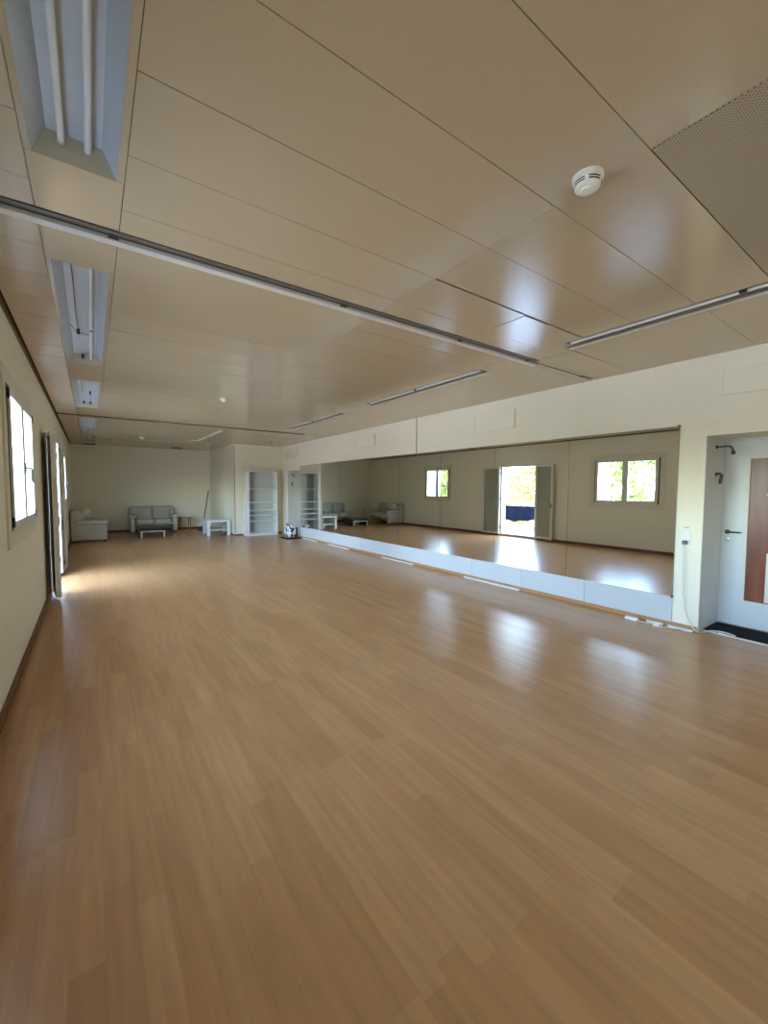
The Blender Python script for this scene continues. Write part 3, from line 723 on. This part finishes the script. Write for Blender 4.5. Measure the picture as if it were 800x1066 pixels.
for i in range(n):
    a = i * 4; b = a + 4
    fs += [(a, a + 2, b + 2, b), (a + 1, b + 1, b + 3, a + 3), (a, b, b + 1, a + 1), (a + 2, a + 3, b + 3, b + 2)]
tag(sc.add(vs, fs).build('privacy_screen', M['navy'], None, 60), 'navy blue cloth screen hung along the balcony railing', 'privacy screen')
struct(MB().box(-60, XL - .22, -50, 80, -3.4, -3.2).build('ground', M['grass']))
struct(MB().box(XL - 2.0, XL - 1.86, 8.3, 8.44, -.04, .0).build('trim_11', M['concrete']))
pp = MB().rbox(XL - 1.3, XL - 1.14, 6.62, 6.78, -.04, 3.3, .006).build('trim_12', M['railgrey']); struct(pp)

def tree(x, y, rad, hc, lab, m, seed, n=4200):
    R_ = random.Random(seed)
    r = thing('leafy_tree', lab, 'tree', (x, y, -3.2), 0, 'trees outside the windows')
    MB().tube([(0, 0, 0), (.05, .05, 2), (0, .1, hc + 3.2)], [.2, .16, .06], 10).build('trunk', M['bark'], r, 60)
    blobs = [(Vector((R_.uniform(-.6, .6) * rad, R_.uniform(-.75, .75) * rad, hc + 3.2 + R_.uniform(-.8, .8) * rad)), R_.uniform(.35, .6) * rad) for _ in range(9)]
    f = MB()
    for k in range(n):
        c, br = R_.choice(blobs); d_ = Vector((R_.gauss(0, 1), R_.gauss(0, 1), R_.gauss(0, 1))).normalized()
        p = c + d_ * br * R_.uniform(.55, 1.08); s = R_.uniform(.08, .17)
        a = Vector((R_.gauss(0, 1), R_.gauss(0, 1), R_.gauss(0, 1))).normalized(); b = a.orthogonal().normalized()
        f.add([p + a * s, p + b * s * .45, p - a * s, p - b * s * .45], [(0, 1, 2, 3)])
    me = bpy.data.meshes.new('foliage'); me.from_pydata(f.v, [], f.f); me.materials.append(m)
    o = bpy.data.objects.new('foliage', me); COL.objects.link(o); o.parent = r
tr = [(-10.5, 9.6, 2.3, 2.2, 'leafy tree outside the two-pane window seen in the first mirror'), (-10.5, 15.4, 2.0, 1.5, 'leafy tree outside the open balcony door'),
      (-9.5, 20.2, 1.8, 1.2, 'leafy tree outside, left of the balcony door view'), (-11.5, 23.8, 1.9, 1.3, 'pale leafy tree outside the far window'), (-14.5, 21.5, 2.2, 1.8, 'paler tree standing behind the others outside the balcony door')]
for i, (x, y, ra, hc, lab) in enumerate(tr): tree(x, y, ra, hc, lab, M['leaf2'] if i in (1, 3, 4) else M['leaf'], 20 + i)

# ---------------------------------------------------------------- light
wd = bpy.data.worlds.new('world'); S.world = wd; wd.use_nodes = True; nt = wd.node_tree
bg = nt.nodes['Background']; sky = nt.nodes.new('ShaderNodeTexSky'); sky.sky_type = 'NISHITA'; sky.sun_disc = False
sky.sun_elevation = math.radians(48); sky.sun_rotation = math.radians(90); sky.air_density = 1.0; sky.dust_density = 2.5; sky.ozone_density = 1.0
nt.links.new(sky.outputs[0], bg.inputs['Color']); bg.inputs['Strength'].default_value = 1.0
def portal(name, loc, rot, sx, sy):
    l = bpy.data.lights.new(name, 'AREA'); l.shape = 'RECTANGLE'; l.size = sx; l.size_y = sy; l.cycles.is_portal = True
    o = bpy.data.objects.new(name, l); COL.objects.link(o); o.location = loc; o.rotation_euler = rot
for k, (y0, y1, z0, z1) in list(W.items()) + [('door', DOOR)]:
    portal('sky_portal', (XL - .2, (y0 + y1) / 2, (z0 + z1) / 2), (0, -PI / 2, 0), z1 - z0, y1 - y0)

# ---------------------------------------------------------------- camera
cam = bpy.data.cameras.new('camera'); co = bpy.data.objects.new('camera', cam); COL.objects.link(co); S.camera = co
F, YAW, PITCH, ROLL = 429.9, .6167, -.0561, .0050
cam.sensor_fit = 'HORIZONTAL'; cam.sensor_width = 36; cam.lens = F / 800 * 36; cam.clip_start = .01; cam.clip_end = 300
cy, sy, cp_, sp_ = math.cos(YAW), math.sin(YAW), math.cos(PITCH), math.sin(PITCH)
fw = Vector((sy * cp_, cy * cp_, sp_)); rt = Vector((cy, -sy, 0)); up = rt.cross(fw)
r2 = rt * math.cos(ROLL) + up * math.sin(ROLL); u2 = up * math.cos(ROLL) - rt * math.sin(ROLL)
m4 = Matrix.Identity(4)
for i in range(3): m4[i][0] = r2[i]; m4[i][1] = u2[i]; m4[i][2] = -fw[i]; m4[i][3] = (0, 0, CAM_Z)[i]
co.matrix_world = m4

# ---------------------------------------------------------------- view
S.view_settings.view_transform = 'Standard'; S.view_settings.look = 'None'; S.view_settings.gamma = 1
S.view_settings.use_curve_mapping = False; S.view_settings.exposure = 3.82
try:
    S.cycles.use_denoising = True; S.cycles.denoiser = 'OPENIMAGEDENOISE'
except Exception: pass
S.cycles.max_bounces = 14; S.cycles.diffuse_bounces = 8; S.cycles.glossy_bounces = 8; S.cycles.transparent_max_bounces = 16
S.cycles.use_guiding = True; S.cycles.use_adaptive_sampling = False; S.cycles.sample_clamp_indirect = 5; S.cycles.caustics_reflective = True
